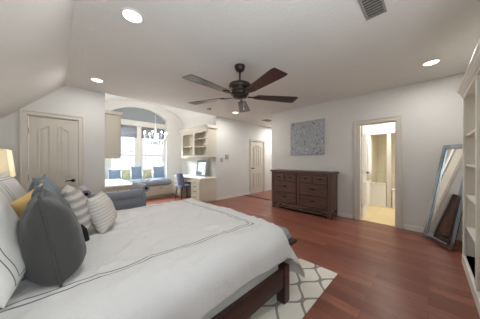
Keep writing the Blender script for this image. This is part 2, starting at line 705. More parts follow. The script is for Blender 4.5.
# window wall behind the arch
WY = 7.12
W1 = (1.19, 1.93)
W2 = (2.12, 2.88)
WZ0, WZ1 = .78, 2.46
bm = BM()
box(bm, NX0, W1[0], WY, WY + .12, 0, WZ1)
box(bm, W1[1], W2[0], WY, WY + .12, 0, WZ1)
box(bm, W2[1], NX1, WY, WY + .12, 0, WZ1)
box(bm, W1[0], W1[1], WY, WY + .12, 0, WZ0)
box(bm, W2[0], W2[1], WY, WY + .12, 0, WZ0)
struct('wall_window', bm, 'nook_white')
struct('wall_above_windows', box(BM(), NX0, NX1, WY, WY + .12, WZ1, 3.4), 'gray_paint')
struct('trim_1', box(BM(), AX0, AX1, WY - .03, WY - .001, WZ1 + .02, WZ1 + .2), 'white_trim', .005)


def window(n, x0, x1):
    root = bpy.data.objects.new('window_%d' % n, None)
    C.objects.link(root)
    root['kind'] = 'structure'
    f = BM()
    prism(f, rect(x0, x1, WZ0, WZ1), fnY(WY + .03, 1), 0, .06, rect(x0 + .045, x1 - .045, WZ0 + .05, WZ1 - .05))
    mid = 1.47
    box(f, x0 + .045, x1 - .045, WY + .035, WY + .085, mid - .03, mid + .03)
    fr = obj('window_frame', f, 'white_trim', root, .004)
    mb = BM()
    for x in (x0 + .14, x1 - .14):
        box(mb, x - .012, x + .012, WY + .045, WY + .075, WZ0 + .05, WZ1 - .05)
    for z in (WZ0 + .17, mid - .12, mid + .12):
        box(mb, x0 + .045, x1 - .045, WY + .045, WY + .075, z - .012, z + .012)
    obj('muntin', mb, 'white_trim', root)
    obj('pane', box(BM(), x0 + .045, x1 - .045, WY + .058, WY + .062, WZ0 + .05, WZ1 - .05), 'pane', root)
    c = BM()
    box(c, x0 - .06, x0, WY - .02, WY, WZ0 - .02, WZ1 + .02)
    box(c, x1, x1 + .06, WY - .02, WY, WZ0 - .02, WZ1 + .02)
    box(c, x0 - .06, x1 + .06, WY - .05, WY, WZ0 - .05, WZ0 - .02)
    obj('window_casing', c, 'white_trim', root, .003)


window(1, *W1)
window(2, *W2)
# unseen rear window, added behind the camera to let the fill light in
root = bpy.data.objects.new('window_3', None)
C.objects.link(root)
root['kind'] = 'structure'
f = prism(BM(), rect(-.45, .95, .75, 2.35), fnY(YB - .03, -1), 0, .06, rect(-.39, .89, .81, 2.29))
obj('window_frame', f, 'white_trim', root)
obj('pane', box(BM(), -.39, .89, YB - .062, YB - .058, .81, 2.29), 'pane', root)


# roman shades
def shade(x0, x1, label):
    b = BM()
    n = 30
    prof = []
    for k in range(n + 1):
        z = 2.43 - .36 * k / n
        prof.append((WY - .034 - .008 * abs(math.sin(k / n * PI * 3)), z))
    pts = prof + [(WY - .024, z) for y, z in prof[::-1]]
    prism(b, pts, lambda u, v, d: (d, u, v), x0, x1)
    t = thing('roman_shade', label, 'window shade', ((x0 + x1) / 2, WY - .03, 2.07), 0, 'shades in the alcove')
    obj('fabric', b, 'shade_blue', t)
    obj('headrail', box(BM(), x0, x1, WY - .045, WY - .022, 2.43, 2.46), 'shade_blue', t)


shade(W1[0] - .02, W1[1] + .02, 'blue-grey roman shade on the alcove window beside the hanging wall cabinet')
shade(W2[0] - .02, W2[1] + .02, 'blue-grey roman shade seen behind the chandelier')

# baseboards
for nm, a in (('left', (XH, DX0 - .1, YF - .015, YF)), ('front', (DX1 + .07, .70, YF - .015, YF)), ('hall', (3.6, HX0 - .1, YF - .015, YF)),
              ('hall_far', (HX1 + .09, 8, YF - .015, YF)), ('right', (XW - .015, XW, BY1 + .11, 3.35)), ('right_near', (XW - .015, XW, YB, BY0 - .11)),
              ('end', (XW, 4.9, 3.35, 3.365)), ('head', (XH, XH + .015, YB, YF))):
    struct('baseboard_' + nm, box(BM(), *a, 0, .09), 'white_trim', .004)
struct('trim_2', box(BM(), 4.86, 4.96, 3.36, YF - .02, 0, .016), 'benchwood', .005)     # dark floor threshold at the hall

# door casings
def casing(n, plane, s, u0, u1, z, fn, wd=.09):
    b = BM()
    pts_o = [(u0 - wd, 0), (u0 - wd, z + wd), (u1 + wd, z + wd), (u1 + wd, 0), (u1, 0), (u1, z), (u0, z), (u0, 0)]
    prism(b, pts_o, fn(plane, s), 0, .022)
    pts_i = [(u0 - wd, 0), (u0 - wd, z + wd), (u1 + wd, z + wd), (u1 + wd, 0), (u1 + wd - .028, 0), (u1 + wd - .028, z + wd - .028), (u0 - wd + .028, z + wd - .028), (u0 - wd + .028, 0)]
    prism(b, pts_i, fn(plane, s), .022, .034)
    struct('trim_%d' % n, b, 'trim', .004)


casing(3, YF, -1, DX0, DX1, DZ, fnY, .082)
casing(4, YF, -1, HX0, HX1, 2.03, fnY, .075)
casing(5, XW, -1, BY0, BY1, BZ, fnX, .09)
# jamb linings
for n, (x0, x1, z) in ((6, (DX0, DX1, DZ)), (7, (HX0, HX1, 2.03))):
    b = BM()
    box(b, x0 + .001, x0 + .015, YF + .001, YF + .119, 0, z)
    box(b, x1 - .015, x1 - .001, YF + .001, YF + .119, 0, z)
    box(b, x0 + .015, x1 - .015, YF + .001, YF + .119, z - .015, z - .001)
    struct('trim_%d' % n, b, 'trim')
b = BM()
box(b, XW + .001, XW + .119, BY0 + .001, BY0 + .016, 0, BZ)
box(b, XW + .001, XW + .119, BY1 - .016, BY1 - .001, 0, BZ)
box(b, XW + .001, XW + .119, BY0 + .016, BY1 - .016, BZ - .016, BZ - .001)
struct('trim_8', b, 'trim')


def inset(pts, d):
    cx = sum(p[0] for p in pts) / len(pts)
    cz = sum(p[1] for p in pts) / len(pts)
    w_ = max(p[0] for p in pts) - min(p[0] for p in pts)
    h_ = max(p[1] for p in pts) - min(p[1] for p in pts)
    return [(cx + (x - cx) * (1 - 2 * d / w_), cz + (z - cz) * (1 - 2 * d / h_)) for x, z in pts]


def panel_outline(u0, u1, v0, v1, arch=0, rise=.07):
    """arch: +1 top edge rises to the right, -1 rises to the left, 0 straight"""
    pts = [(u0, v0), (u1, v0)]
    if arch == 0:
        return pts + [(u1, v1), (u0, v1)]
    n = 10
    for k in range(n + 1):
        t = 1 - k / n
        s = t if arch > 0 else 1 - t
        pts.append((u0 + (u1 - u0) * t, v1 - rise + rise * (.5 - .5 * math.cos(PI * s))))
    return pts


def panel_door(n, fnf, face, s, u0, u1, z0, z1, upper_split, parent_name='door'):
    """door slab whose visible face is at plane `face`, depth positive away from slab (towards viewer)"""
    root = bpy.data.objects.new('door_%d' % n, None)
    C.objects.link(root)
    root['kind'] = 'structure'
    b = BM()
    prism(b, rect(u0, u1, z0, z1), fnf(face, s), -.036, 0)
    obj('door_slab', b, 'door', root, .002)
    wd = u1 - u0
    st = .17 * wd
    mu = .07 * wd
    um = (u0 + u1) / 2
    for (a, c, ar) in ((u0 + st, um - mu, 1), (um + mu, u1 - st, -1)):
        for (v0, v1, arc_) in ((z0 + .22, z0 + .80, 0), (z0 + .98, z1 - .14, ar)):
            o = panel_outline(a, c, v0, v1, arc_)
            p = BM()
            prism(p, o, fnf(face, s), 0, .016, inset(o, .022))
            prism(p, inset(o, .05), fnf(face, s), 0, .012)
            obj('door_panel', p, 'door', root, .003)
    return root


def lever(fn3, u, v, parent, dirn):
    """black lever handle; fn3(u, v, d) places it"""
    h = BM()
    tube(h, [fn3(u, v, 0), fn3(u, v, .012)], .03, 14)
    tube(h, [fn3(u, v, .012), fn3(u, v, .05)], .011, 10)
    tube(h, [fn3(u, v, .05), fn3(u + dirn * .05, v + .006, .052), fn3(u + dirn * .11, v - .004, .05)], [.011, .010, .008], 10)
    o = obj('door_handle', h, 'black', parent, 0, True)
    o['label'] = 'black lever handle'


def hinges(fn3, u, zsx, parent):
    for z in zsx:
        h = BM()
        tube(h, [fn3(u, z - .045, .008), fn3(u, z + .045, .008)], .008, 8)
        obj('hinge', h, 'grey_plastic', parent)


d1 = panel_door(1, fnY, YF + .012, -1, DX0 + .018, DX1 - .018, .008, DZ - .018, 1)
lever(fnY(YF + .012, -1), DX1 - .078, .91, d1, -1)
hinges(fnY(YF + .012, -1), DX0 + .016, (.3, 1.0, 1.8), d1)
d2 = panel_door(2, fnY, YF + .012, -1, HX0 + .018, HX1 - .018, .008, 2.03 - .018, 1)
lever(fnY(YF + .012, -1), HX0 + .08, .98, d2, 1)
# bathroom door, swung into the bathroom against its side wall
fb = lambda u, v, d: (XW + .13 + u, BY1 - .03 - .005 * 0 - d + u * .06, v)
root = bpy.data.objects.new('door_3', None)
C.objects.link(root)
root['kind'] = 'structure'
b = prism(BM(), rect(0, .60, .01, BZ - .02), fb, -.036, 0)
obj('door_slab', b, 'white_trim', root, .002)
for (a, c, ar) in ((.09, .27, 1), (.33, .51, -1)):
    for (v0, v1, q) in ((.22, .80, 0), (.98, 1.92, ar)):
        o = panel_outline(a, c, v0, v1, q)
        p = prism(BM(), o, fb, 0, .009, inset(o, .022))
        prism(p, inset(o, .045), fb, 0, .007)
        obj('door_panel', p, 'white_trim', root)
lever(fb, .535, 1.0, root, -1)
for z in (.3, 1.05, 1.85):
    h = tube(BM(), [(XW + .122, BY1 - .022, z - .045), (XW + .122, BY1 - .022, z + .045)], .008, 8)
    obj('hinge', h, 'grey_plastic', root)

# ------------------------------------------------------------------ bathroom beyond the door
struct('floor_bathroom', box(BM(), XW + .02, 7.6, -.65, 1.7, .001, .008), 'bath_floor')
struct('ceiling_bathroom', box(BM(), XW + .12, 7.7, -.75, 1.7, 2.56, 2.66), 'nook_white')
struct('wall_bathroom_left', box(BM(), XW + .12, 7.6, 1.16, 1.26, 0, 2.56), 'nook_white')
struct('wall_bathroom_right', box(BM(), XW + .12, 7.6, -.75, -.65, 0, 2.56), 'nook_white')
struct('wall_bathroom_end', box(BM(), 7.3, 7.4, -.65, 1.16, 0, 2.56), 'bath_wall_tile')
struct('wall_pony', box(BM(), 6.36, 6.48, .80, 1.16, .008, .64), 'nook_white', .004)
struct('trim_9', box(BM(), 6.34, 6.50, .80, 1.155, .64, .66), 'bath_wall_tile')
struct('wall_shower_header', box(BM(), 6.36, 6.48, -.65, 1.16, 2.02, 2.56), 'nook_white')
struct('column_shower', box(BM(), 6.37, 6.47, .70, .79, .008, 2.02), 'trim', .004)
struct('wall_shower_side', box(BM(), 6.48, 7.3, 1.145, 1.16, .5, 2.02), 'bath_wall_tile')
t = thing('bathtub', 'white bathtub seen through the bathroom doorway', 'bathtub', (6.8, .1, .008))
b = BM()
prism(b, rect(6.38, 7.28, -.6, .69), lambda u, v, d: (u, v, d), .47, .52, rect(6.47, 7.18, -.5, .60))
obj('rim', b, 'porcelain', t, .015)
b = BM()
prism(b, rect(6.40, 7.26, -.58, .67), lambda u, v, d: (u, v, d), .008, .47, rect(6.49, 7.16, -.48, .58))
box(b, 6.45, 7.2, -.5, .6, .1, .16)
obj('apron', b, 'porcelain', t)
# towel on the bathroom wall behind the door
b = BM()
pts = []
n = 24
for k in range(n + 1):
    u = k / n
    pts.append((5.52 + .34 * u, 1.115 - .03 - .028 * math.sin(u * PI * 5) * 1))
v0 = []
for z, sp in ((1.78, .55), (1.7, .7), (1.4, .9), (1.1, 1.0), (.78, 1.06)):
    v0.append([b.verts.new((5.69 + (x - 5.69) * sp, y - .05 * (sp - .5), z)) for x, y in pts] + [b.verts.new((5.69 + (x - 5.69) * sp, 1.12, z)) for x, y in pts[::-1]])
for a, c in zip(v0, v0[1:]):
    m_ = len(a)
    for i in range(m_):
        b.faces.new([a[i], a[(i + 1) % m_], c[(i + 1) % m_], c[i]])
b.faces.new(v0[0][::-1])
b.faces.new(v0[-1])
tw = obj('bath_towel', b, 'towel', None, 0, True)
tag(tw, 'white towel hanging on the bathroom side wall past the open door', 'towel')
b = BM()
tube(b, [(5.69, 1.158, 1.80), (5.69, 1.10, 1.80), (5.69, 1.09, 1.83)], .009, 8)
tag(obj('towel_hook', b, 'black', None, 0, True), 'small black hook holding the white towel in the bathroom', 'hook')

# ------------------------------------------------------------------ bed
t = thing('bed', 'dark wood bed with a white comforter draped over its foot corner', 'bed', (.4, 1.87, 0))
BX0, BX1, BYN, BYF = -.74, 1.50, .90, 2.84
for (y0, y1) in ((BYN, BYN + .04), (BYF - .04, BYF)):
    obj('side_rail', box(BM(), BX0, BX1 - .005, y0, y1, .165, .325), 'bedwood', t, .006)
obj('foot_rail', box(BM(), BX1 - .045, BX1 - .005, BYN + .04, BYF - .04, .165, .325), 'bedwood', t, .006)
for y0 in (BYN - .01, BYF - .07):
    obj('leg', box(BM(), BX1 - .07, BX1 + .015, y0, y0 + .085, .015, .345), 'bedwood', t, .006)
for y0 in (BYN - .01, BYF - .07):
    obj('leg', box(BM(), BX0 - .04, BX0 + .03, y0, y0 + .085, .001, 1.1), 'bedwood', t, .006)
b = BM()
box(b, BX0 - .05, BX0 - .005, BYN + .08, BYF - .08, .3, 1.15)
box(b, BX0 - .06, BX0 + .005, BYN - .02, BYF + .02, 1.15, 1.2)
obj('headboard', b, 'bedwood', t, .006)
obj('mattress', box(BM(), BX0 + .02, BX1 - .05, BYN + .045, BYF - .045, .24, .60), 'sheet', t, .05)


def comforter():
    """cloth over a rounded bed top: flat cloth coords -> draped position"""
    qx1, qy0, qy1 = 1.45, 1.10, 2.62
    ZT = .685
    R = .19
    b = BM()
    uvl = b.loops.layers.uv.new('flat')
    xs = [-.62 + (2.06 + .62) * i / 170 for i in range(171)]
    ys = [.705 + (3.015 - .705) * j / 170 for j in range(171)]
    grid = {}
    for i, x in enumerate(xs):
        for j, y in enumerate(ys):
            qx = min(x, qx1)
            qy = min(max(y, qy0), qy1)
            dx, dy = x - qx, y - qy
            e = math.hypot(dx, dy)
            # bed top: gently crowned with creases
            nz = noise.noise(Vector((x * 1.3, y * 3.2, 0))) * .012 + noise.noise(Vector((x * 3 + y * 2.5, y * 5 - x * 2.2, 3.1))) * .007
            nz += .005 * noise.noise(Vector((x * 7 + y * 4, y * 10 - x * 5, 7.7)))
            rid = 1 - abs(noise.noise(Vector((x * 2.2 + y * 1.6, y * 4.5 - x * 1.8, 11.3))) * 2)
            nz += .010 * max(0, rid) ** 3
            rid = 1 - abs(noise.noise(Vector((x * 4.5 - y * 3.0, y * 5.5 + x * 3.0, 17.3))) * 2)
            nz += .006 * max(0, rid) ** 4
            crown = .012 * math.sin(min(1, max(0, (y - qy0) / (qy1 - qy0))) * PI)
            z = ZT + nz + crown
            px, py = qx, qy
            if e > 1e-6:
                nx, ny = dx / e, dy / e
                L = R * PI / 2
                if e < L:
                    a = e / R
                    r, dz = R * math.sin(a), R * (1 - math.cos(a))
                else:
                    fl_ = .10 + .85 * min(abs(nx), abs(ny)) ** 1.5
                    r, dz = R + (e - L) * fl_, R + (e - L) * (1 - fl_ * fl_ * .5)
                tang = x * (1 if abs(ny) > abs(nx) else 0) + y * (1 if abs(nx) >= abs(ny) else 0)
                ang = math.atan2(ny, nx)
                w_ = min(1, e / .35)
                fold = (.020 * noise.noise(Vector((tang * 4.5 + ang * 2.2, e * .8, 5.5))) + .010 * noise.noise(Vector((tang * 10 + ang * 4, e * 2, 9.5)))) * w_
                corner = min(abs(nx), abs(ny)) * 1.4
                fold += corner * .03 * w_ * math.sin(ang * 9)
                r += fold
                px, py = qx + nx * r, qy + ny * r
                z -= dz
            grid[i, j] = (b.verts.new((px, py, z)), x, y)
    for i in range(170):
        for j in range(170):
            f = b.faces.new([grid[i, j][0], grid[i + 1, j][0], grid[i + 1, j + 1][0], grid[i, j + 1][0]])
            for lp, k in zip(f.loops, ((i, j), (i + 1, j), (i + 1, j + 1), (i, j + 1))):
                lp[uvl].uv = (grid[k][1], grid[k][2])
    o = obj('comforter', b, 'comforter', t, 0, True)
    s = o.modifiers.new('thick', 'SOLIDIFY')
    s.thickness = .018
    s.offset = -1
    return o


cf = comforter()
cf['label'] = 'white cotton comforter with a thin grey double border line'

rug = box(BM(), .35, 2.265, .72, 3.15, .001, .012)
tag(obj('area_rug', rug, 'rug', None, .004), 'cream rug with a taupe trellis pattern lying under the bed', 'rug')

# bench at the foot of the bed
t = thing('foot_bench', 'grey-green tufted bench with dark wooden frame behind the foot of the bed', 'bench', (1.88, 1.95, 0))
b = BM()
for k in range(4):
    y0 = 1.17 + k * .37
    nu = 12
    g = {}
    for i in range(nu + 1):
        for j in range(nu + 1):
            u, v = -1 + 2 * i / nu, -1 + 2 * j / nu
            hgt = ((1 - u ** 6) * (1 - v ** 4)) ** .5 if abs(u) < 1 and abs(v) < 1 else 0
            g[i, j] = b.verts.new((1.88 + u * .16, y0 + .185 + v * .184, .39 + .085 * hgt))
    g2 = {}
    for i in range(nu + 1):
        for j in range(nu + 1):
            if i in (0, nu) or j in (0, nu):
                g2[i, j] = b.verts.new((g[i, j].co.x, g[i, j].co.y, .352))
    for i in range(nu):
        for j in range(nu):
            b.faces.new([g[i, j], g[i + 1, j], g[i + 1, j + 1], g[i, j + 1]])
        b.faces.new([g[i, 0], g2[i, 0], g2[i + 1, 0], g[i + 1, 0]])
        b.faces.new([g[i, nu], g[i + 1, nu], g2[i + 1, nu], g2[i, nu]])
        b.faces.new([g[0, i], g[0, i + 1], g2[0, i + 1], g2[0, i]])
        b.faces.new([g[nu, i], g2[nu, i], g2[nu, i + 1], g[nu, i + 1]])
obj('seat_cushion', b, 'bench_cloth', t, 0, True)
obj('seat_frame', box(BM(), 1.715, 2.04, 1.10, 2.71, .315, .351), 'benchwood', t, .005)
for x in (1.80, 2.0):
    for y in (1.32, 2.5):
        obj('leg', tube(BM(), [(x, y, .001 if x < 0 else .013), (x, y, .32)], [.016, .026], 8), 'benchwood', t)


# ------------------------------------------------------------------ pillows
def pillow_bm(w_, h_, t_, seed, wr=.012, n=28, flat_=.0, sag=0.0, slump=0.0):
    """pillow standing in the local YZ plane, facing +X, centred on the origin"""
    b = BM()
    uvl = b.loops.layers.uv.new('flat')
    V = {}
    off = Vector((seed * 3.1, seed * 1.7, seed))
    for i in range(n + 1):
        for j in range(n + 1):
            u, v = -1 + 2 * i / n, -1 + 2 * j / n
            pin = 1 - .10 * (1 - u * u) * abs(v) ** 3
            pin2 = 1 - .10 * (1 - v * v) * abs(u) ** 3
            th = ((1 - abs(u) ** 2.4) * ((1 - abs(v) ** 2.4) if v > 0 else (1 - abs(v) ** (2.4 + slump)))) ** .62 if abs(u) < 1 and abs(v) < 1 else 0
            th = th * (1 - flat_ * v)
            for s in (1, -1):
                edge = i in (0, n) or j in (0, n)
                if edge and s == -1:
                    V[i, j, s] = V[i, j, 1]
                    continue
                p = Vector((s * th * t_ / 2, u * w_ / 2 * pin2, v * h_ / 2 * pin))
                q = p * 6 + off + Vector((s * 3, 0, 0))
                wv = noise.noise(q) * wr + noise.noise(q * 2.3) * wr * .5
                p.x += s * wv * min(1, th * 2.5)
                p.z -= sag * (1 - v) * .5 * u * u
                V[i, j, s] = b.verts.new(p)
    for i in range(n):
        for j in range(n):
            for s in (1, -1):
                ks = [(i, j), (i + 1, j), (i + 1, j + 1), (i, j + 1)]
                if s < 0:
                    ks = ks[::-1]
                f = b.faces.new([V[k[0], k[1], s] for k in ks])
                for lp, k in zip(f.loops, ks):
                    lp[uvl].uv = (-1 + 2 * k[0] / n, -1 + 2 * k[1] / n)
    return b


def place_pillow(name, label, cat, mat, w_, h_, t_, base, lean, yaw, seed, group, piping=None, wr=.012, flat_=.0, extra=None, roll=0.0, slump=0.0):
    """base = point under the pillow's bottom edge; lean = tilt of the top towards -X before the yaw"""
    r = thing(name, label, cat, (0, 0, 0), 0, group)
    ORIG[r.name] = Vector((0, 0, 0))
    mt = Matrix.Rotation(yaw, 4, 'Z') @ Matrix.Rotation(-lean, 4, 'Y') @ Matrix.Rotation(roll, 4, 'X')
    b = pillow_bm(w_, h_, t_, seed, wr, flat_=flat_, slump=slump)
    bmesh.ops.transform(b, matrix=Matrix.Translation((0, 0, 0)) @ mt @ Matrix.Translation((0, 0, h_ / 2)), verts=b.verts[:])
    zmin = min(v.co.z for v in b.verts)
    obj('cover', b, mat, r, 0, True, 1, True)
    if piping:
        pb = BM()
        loop = []
        n = 28
        for (i0, j0, i1, j1) in ((0, 0, n, 0), (n, 0, n, n), (n, n, 0, n), (0, n, 0, 0)):
            for k in range(n):
                i = i0 + (i1 - i0) * k / n
                j = j0 + (j1 - j0) * k / n
                u, v = -1 + 2 * i / n, -1 + 2 * j / n
                pin = 1 - .10 * (1 - u * u) * abs(v) ** 3
                pin2 = 1 - .10 * (1 - v * v) * abs(u) ** 3
                loop.append(mt @ Vector((0, u * w_ / 2 * pin2, v * h_ / 2 * pin + h_ / 2)))
        loop.append(loop[0])
        tube(pb, loop, .006, 6)
        obj('piping', pb, piping, r, 0, True, 0, True)
    if extra:
        extra(r, mt)
    r.location = (base[0], base[1], base[2] - zmin)
    return r


ZB = .700
G = 'pillows on the bed'
place_pillow('euro_sham', 'white square sham with grey double border lines, beside the large charcoal pillow', 'pillow', 'sham', .66, .58, .18, (-.150, 1.50, ZB), .34, 0, 1, G, wr=.014, slump=3)
place_pillow('euro_sham', 'white square sham with grey double border lines, below the lit bedside lamp', 'pillow', 'sham', .66, .54, .16, (-.165, 2.36, ZB), .34, 0, 2, G, wr=.014)
place_pillow('throw_pillow', 'large charcoal velvet pillow, the biggest and nearest of the throw pillows', 'pillow', 'charcoal', .50, .44, .23, (.005, 1.47, ZB), .16, .02, 3, G, 'charcoal', wr=.022, flat_=.22, slump=12)
place_pillow('throw_pillow', 'blue-grey pillow peeking out just behind the large charcoal pillow', 'pillow', 'bluegrey', .34, .45, .14, (.005, 1.84, ZB), .20, -.1, 4, G, 'bluegrey')
place_pillow('throw_pillow', 'gold pillow squeezed between two blue-grey pillows', 'pillow', 'gold', .36, .35, .15, (-.045, 2.05, ZB), .24, -.5, 5, G, slump=3, roll=.30)
place_pillow('throw_pillow', 'blue-grey pillow standing behind the gold pillow', 'pillow', 'bluegrey', .46, .47, .18, (-.02, 2.34, ZB), .20, -.1, 6, G, 'bluegrey')


def tassels(r, mt):
    b = BM()
    for k in range(18):
        a = 2 * PI * k / 18
        p = mt @ Vector((.025, -.21, .12))
        tube(b, [p, p + Vector((.014 * math.cos(a) + .01, .014 * math.sin(a) - .02, -.03)), p + Vector((.028 * math.cos(a) + .012, .028 * math.sin(a) - .02, -.115))], .0045, 5)
    o = obj('tassel', b, 'tassel', r, 0, False, 0, True)
    o['label'] = 'black corner tassel'


place_pillow('throw_pillow', 'taupe and cream striped pillow with a black tassel, between charcoal and beige pillows', 'pillow', 'striped', .42, .40, .20, (.135, 2.0, ZB), .22, -.04, 7, G, None, extra=tassels, slump=2)
place_pillow('throw_pillow', 'small plain beige woven pillow, farthest towards the foot of the bed', 'pillow', 'beige', .42, .32, .17, (.33, 2.02, ZB), .34, -.35, 8, G, slump=2)

# ------------------------------------------------------------------ nightstand and lamp
t = thing('nightstand', 'nightstand beyond the bed, carrying the lit lamp', 'nightstand', (-.60, 3.42, 0))
obj('body', box(BM(), -.83, -.40, 3.17, 3.67, .08, .66), 'bedwood', t, .005)
obj('top', box(BM(), -.84, -.38, 3.15, 3.69, .66, .69), 'bedwood', t, .005)
for z in (.12, .39):
    d = obj('drawer', box(BM(), -.40, -.385, 3.2, 3.64, z, z + .24), 'bedwood', t, .004)
    obj('knob', lathe(BM(), [(.006, 0), (.014, .012), (.012, .02), (.002, .024)], (0, 0, 0), 10, Matrix.Translation((-.385, 3.42, z + .12)) @ Matrix.Rotation(PI / 2, 4, 'Y')), 'black', d)
for x in (-.81, -.42):
    for y in (3.19, 3.65):
        obj('leg', box(BM(), x - .02, x + .02, y - .02, y + .02, .001, .08), 'bedwood', t)
t = thing('table_lamp', 'lit table lamp with a cream shade beside the closet door', 'lamp', (-.58, 3.42, .69))
obj('base', lathe(BM(), [(.075, 0), (.075, .02), (.03, .035), (.055, .10), (.075, .19), (.06, .28), (.022, .33), (.014, .36), (.014, .42)], (-.58, 3.42, .691), 24), 'lamp_base', t, 0, True)
b = BM()
seg = 4
for (r0, r1, z0, z1) in ((.205, .175, 1.10, 1.42),):
    vo = []
    for (r_, z_) in ((r0, z0), (r1, z1), (r1 - .005, z1), (r0 - .005, z0)):
        vo.append([b.verts.new((-.58 + sx * r_, 3.42 + sy * r_, z_)) for sx, sy in ((1, 1), (-1, 1), (-1, -1), (1, -1))])
    for q in range(4):
        a, c = vo[q], vo[(q + 1) % 4]
        for k in range(4):
            b.faces.new([a[k], a[(k + 1) % 4], c[(k + 1) % 4], c[k]])
obj('lamp_shade', b, 'lampshade', t)
obj('bulb', lathe(BM(), [(.012, 0), (.014, .03), (.03, .07), (.022, .10), (.004, .115)], (-.58, 3.42, 1.11), 14), 'bulb', t, 0, True)
ld = bpy.data.lights.new('lamp_light', 'POINT')
ld.energy = 3
ld.color = (1.0, .94, .84)
ld.shadow_soft_size = .05
lo = bpy.data.objects.new('lamp_light', ld)
C.objects.link(lo)
lo.location = (-.58, 3.42, 1.28)

# ------------------------------------------------------------------ settee beyond the bed
SY = 3.75
XL, XR = .325, 1.05
t = thing('settee', 'blue-grey roll-arm settee between the bed and the closet door', 'settee', (.69, SY, 0))
prof = [(SY - .29, .30), (SY - .295, .66), (SY - .325, .70), (SY - .33, .75), (SY - .305, .79), (SY - .25, .80), (SY - .19, .77), (SY - .18, .70), (SY - .17, .30)]
obj('backrest', prism(BM(), prof, lambda u, v, d: (d, u, v), XL, XR), 'settee', t, .012, True)
for x in (.50, .69, .88):
    obj('back_button', lathe(BM(), [(.001, -.004), (.013, -.002), (.010, .006), (.001, .008)], (x, SY - .25, .80), 12), 'black', t, 0, True)
obj('seat', box(BM(), XL, XR, SY - .17, SY + .30, .28, .47), 'settee', t, .03)
for s_, xa in ((-1, XL), (1, XR)):
    prof = [(xa, .24), (xa - s_ * .015, .74)]
    cx_, cz_ = xa + s_ * .038, .81
    for k in range(15):
        a = PI * 0.97 - 1.55 * PI * k / 14
        prof.append((cx_ + s_ * .058 * math.cos(a), cz_ + .062 * math.sin(a)))
    prof += [(xa + s_ * .04, .70), (xa + s_ * .04, .24)]
    ar = obj('arm', prism(BM(), prof, lambda u, v, d: (u, d, v), SY - .335, SY + .31), 'settee', t, .006)
    bb = lathe(BM(), [(.001, 0), (.026, 0), (.022, .008), (.001, .012)], (0, 0, 0), 16, Matrix.Translation((cx_, SY - .336, cz_)) @ Matrix.Rotation(PI / 2, 4, 'X'))
    obj('arm_button', bb, 'black', ar, 0, True)
for x in (XL + .03, XR - .03):
    for y in (SY - .25, SY + .26):
        obj('leg', tube(BM(), [(x, y, .001), (x, y, .29)], [.014, .024], 8), 'benchwood', t)

# ------------------------------------------------------------------ left built-in: lower cabinet, counter, upper cabinet
def drawer_front(parent, fnf, plane, s, u0, u1, z0, z1, mat, knob='black', kn=1, cup=False):
    d = obj('drawer', prism(BM(), rect(u0, u1, z0, z1), fnf(plane, s), 0, .018), mat, parent, .004)
    for k in range(kn):
        u = u0 + (u1 - u0) * (k + 1) / (kn + 1)
        fn_ = fnf(plane, s)
        zc = (z0 + z1) / 2
        hb = BM()
        if cup:
            tube(hb, [fn_(u - .06, zc, .018), fn_(u - .06, zc, .04), fn_(u + .06, zc, .04), fn_(u + .06, zc, .018)], .010, 8)
            obj('handle', hb, knob, d)
        else:
            tube(hb, [fn_(u, zc, .018), fn_(u, zc, .03), fn_(u, zc, .042)], [.006, .012, .013], 10)
            obj('knob', hb, knob, d)
    return d


t = thing('base_cabinet', 'cream base cabinet on the left of the window nook, under the white counter', 'cabinet', (1.0, 5.6, 0))
b = BM()
box(b, .702, 1.27, 4.80, 6.44, .08, .70)
box(b, .702, 1.22, 4.82, 6.44, .001, .08)
obj('body', b, 'cabinet', t, .004)
for k in range(3):
    y0 = 4.83 + k * .535
    drawer_front(t, fnX, 1.27, 1, y0, y0 + .51, .52, .68, 'cabinet')
    o = rect(y0, y0 + .51, .10, .50)
    dr = obj('door', prism(prism(BM(), o, fnX(1.27, 1), 0, .012), o, fnX(1.27, 1), .012, .02, inset(o, .06)), 'cabinet', t, .003)
    obj('knob', tube(BM(), [(1.29, y0 + .46, .44), (1.31, y0 + .46, .44)], [.006, .012], 10), 'black', dr)
tag(obj('countertop', box(BM(), .702, 1.305, 4.775, 6.47, .702, .742), 'counter', None, .006), 'white countertop on the cream base cabinet left of the window seat', 'countertop')

t = thing('wall_cabinet', 'cream closed wall cabinet hanging left of the alcove window', 'cabinet', (.85, 5.5, 1.35))
obj('body', box(BM(), .702, .985, 4.80, 6.3, 1.345, 2.29), 'cabinet', t, .004)
b = BM()
prism(b, [(.70, 2.29), (.99, 2.29), (1.0, 2.31), (1.03, 2.335), (1.03, 2.36), (.70, 2.36)], lambda u, v, d: (u, d, v), 4.77, 6.33)
obj('crown', b, 'trim', t)
for k in range(3):
    o = rect(4.82 + k * .49, 4.82 + k * .49 + .475, 1.36, 2.27)
    dr = obj('door', prism(prism(BM(), o, fnX(.985, 1), 0, .012), o, fnX(.985, 1), .012, .02, inset(o, .06)), 'cabinet', t, .003)
    obj('knob', tube(BM(), [(1.005, 5.25 + k * .49, 1.45), (1.027, 5.25 + k * .49, 1.45)], [.006, .012], 10), 'black', dr)

# ------------------------------------------------------------------ window seat
t = thing('window_seat', 'cream built-in window bench with panelled front below the arched windows', 'bench', (2.13, 6.75, 0))
b = BM()
box(b, .705, 2.965, 6.50, 6.975, .08, .40)
box(b, .705, 2.965, 6.55, 6.975, .001, .08)
obj('body', b, 'cabinet', t, .004)
for k in range(2):
    o = rect(1.36 + k * .79, 1.36 + k * .79 + .76, .10, .37)
    dr = obj('drawer', prism(prism(BM(), o, fnY(6.5, -1), 0, .010), o, fnY(6.5, -1), .010, .018, inset(o, .05)), 'cabinet', t, .003)
    obj('handle', tube(BM(), [(1.69 + k * .79, 6.49, .335), (1.69 + k * .79, 6.465, .335), (1.79 + k * .79, 6.465, .335), (1.79 + k * .79, 6.49, .335)], .007, 8), 'black', dr)


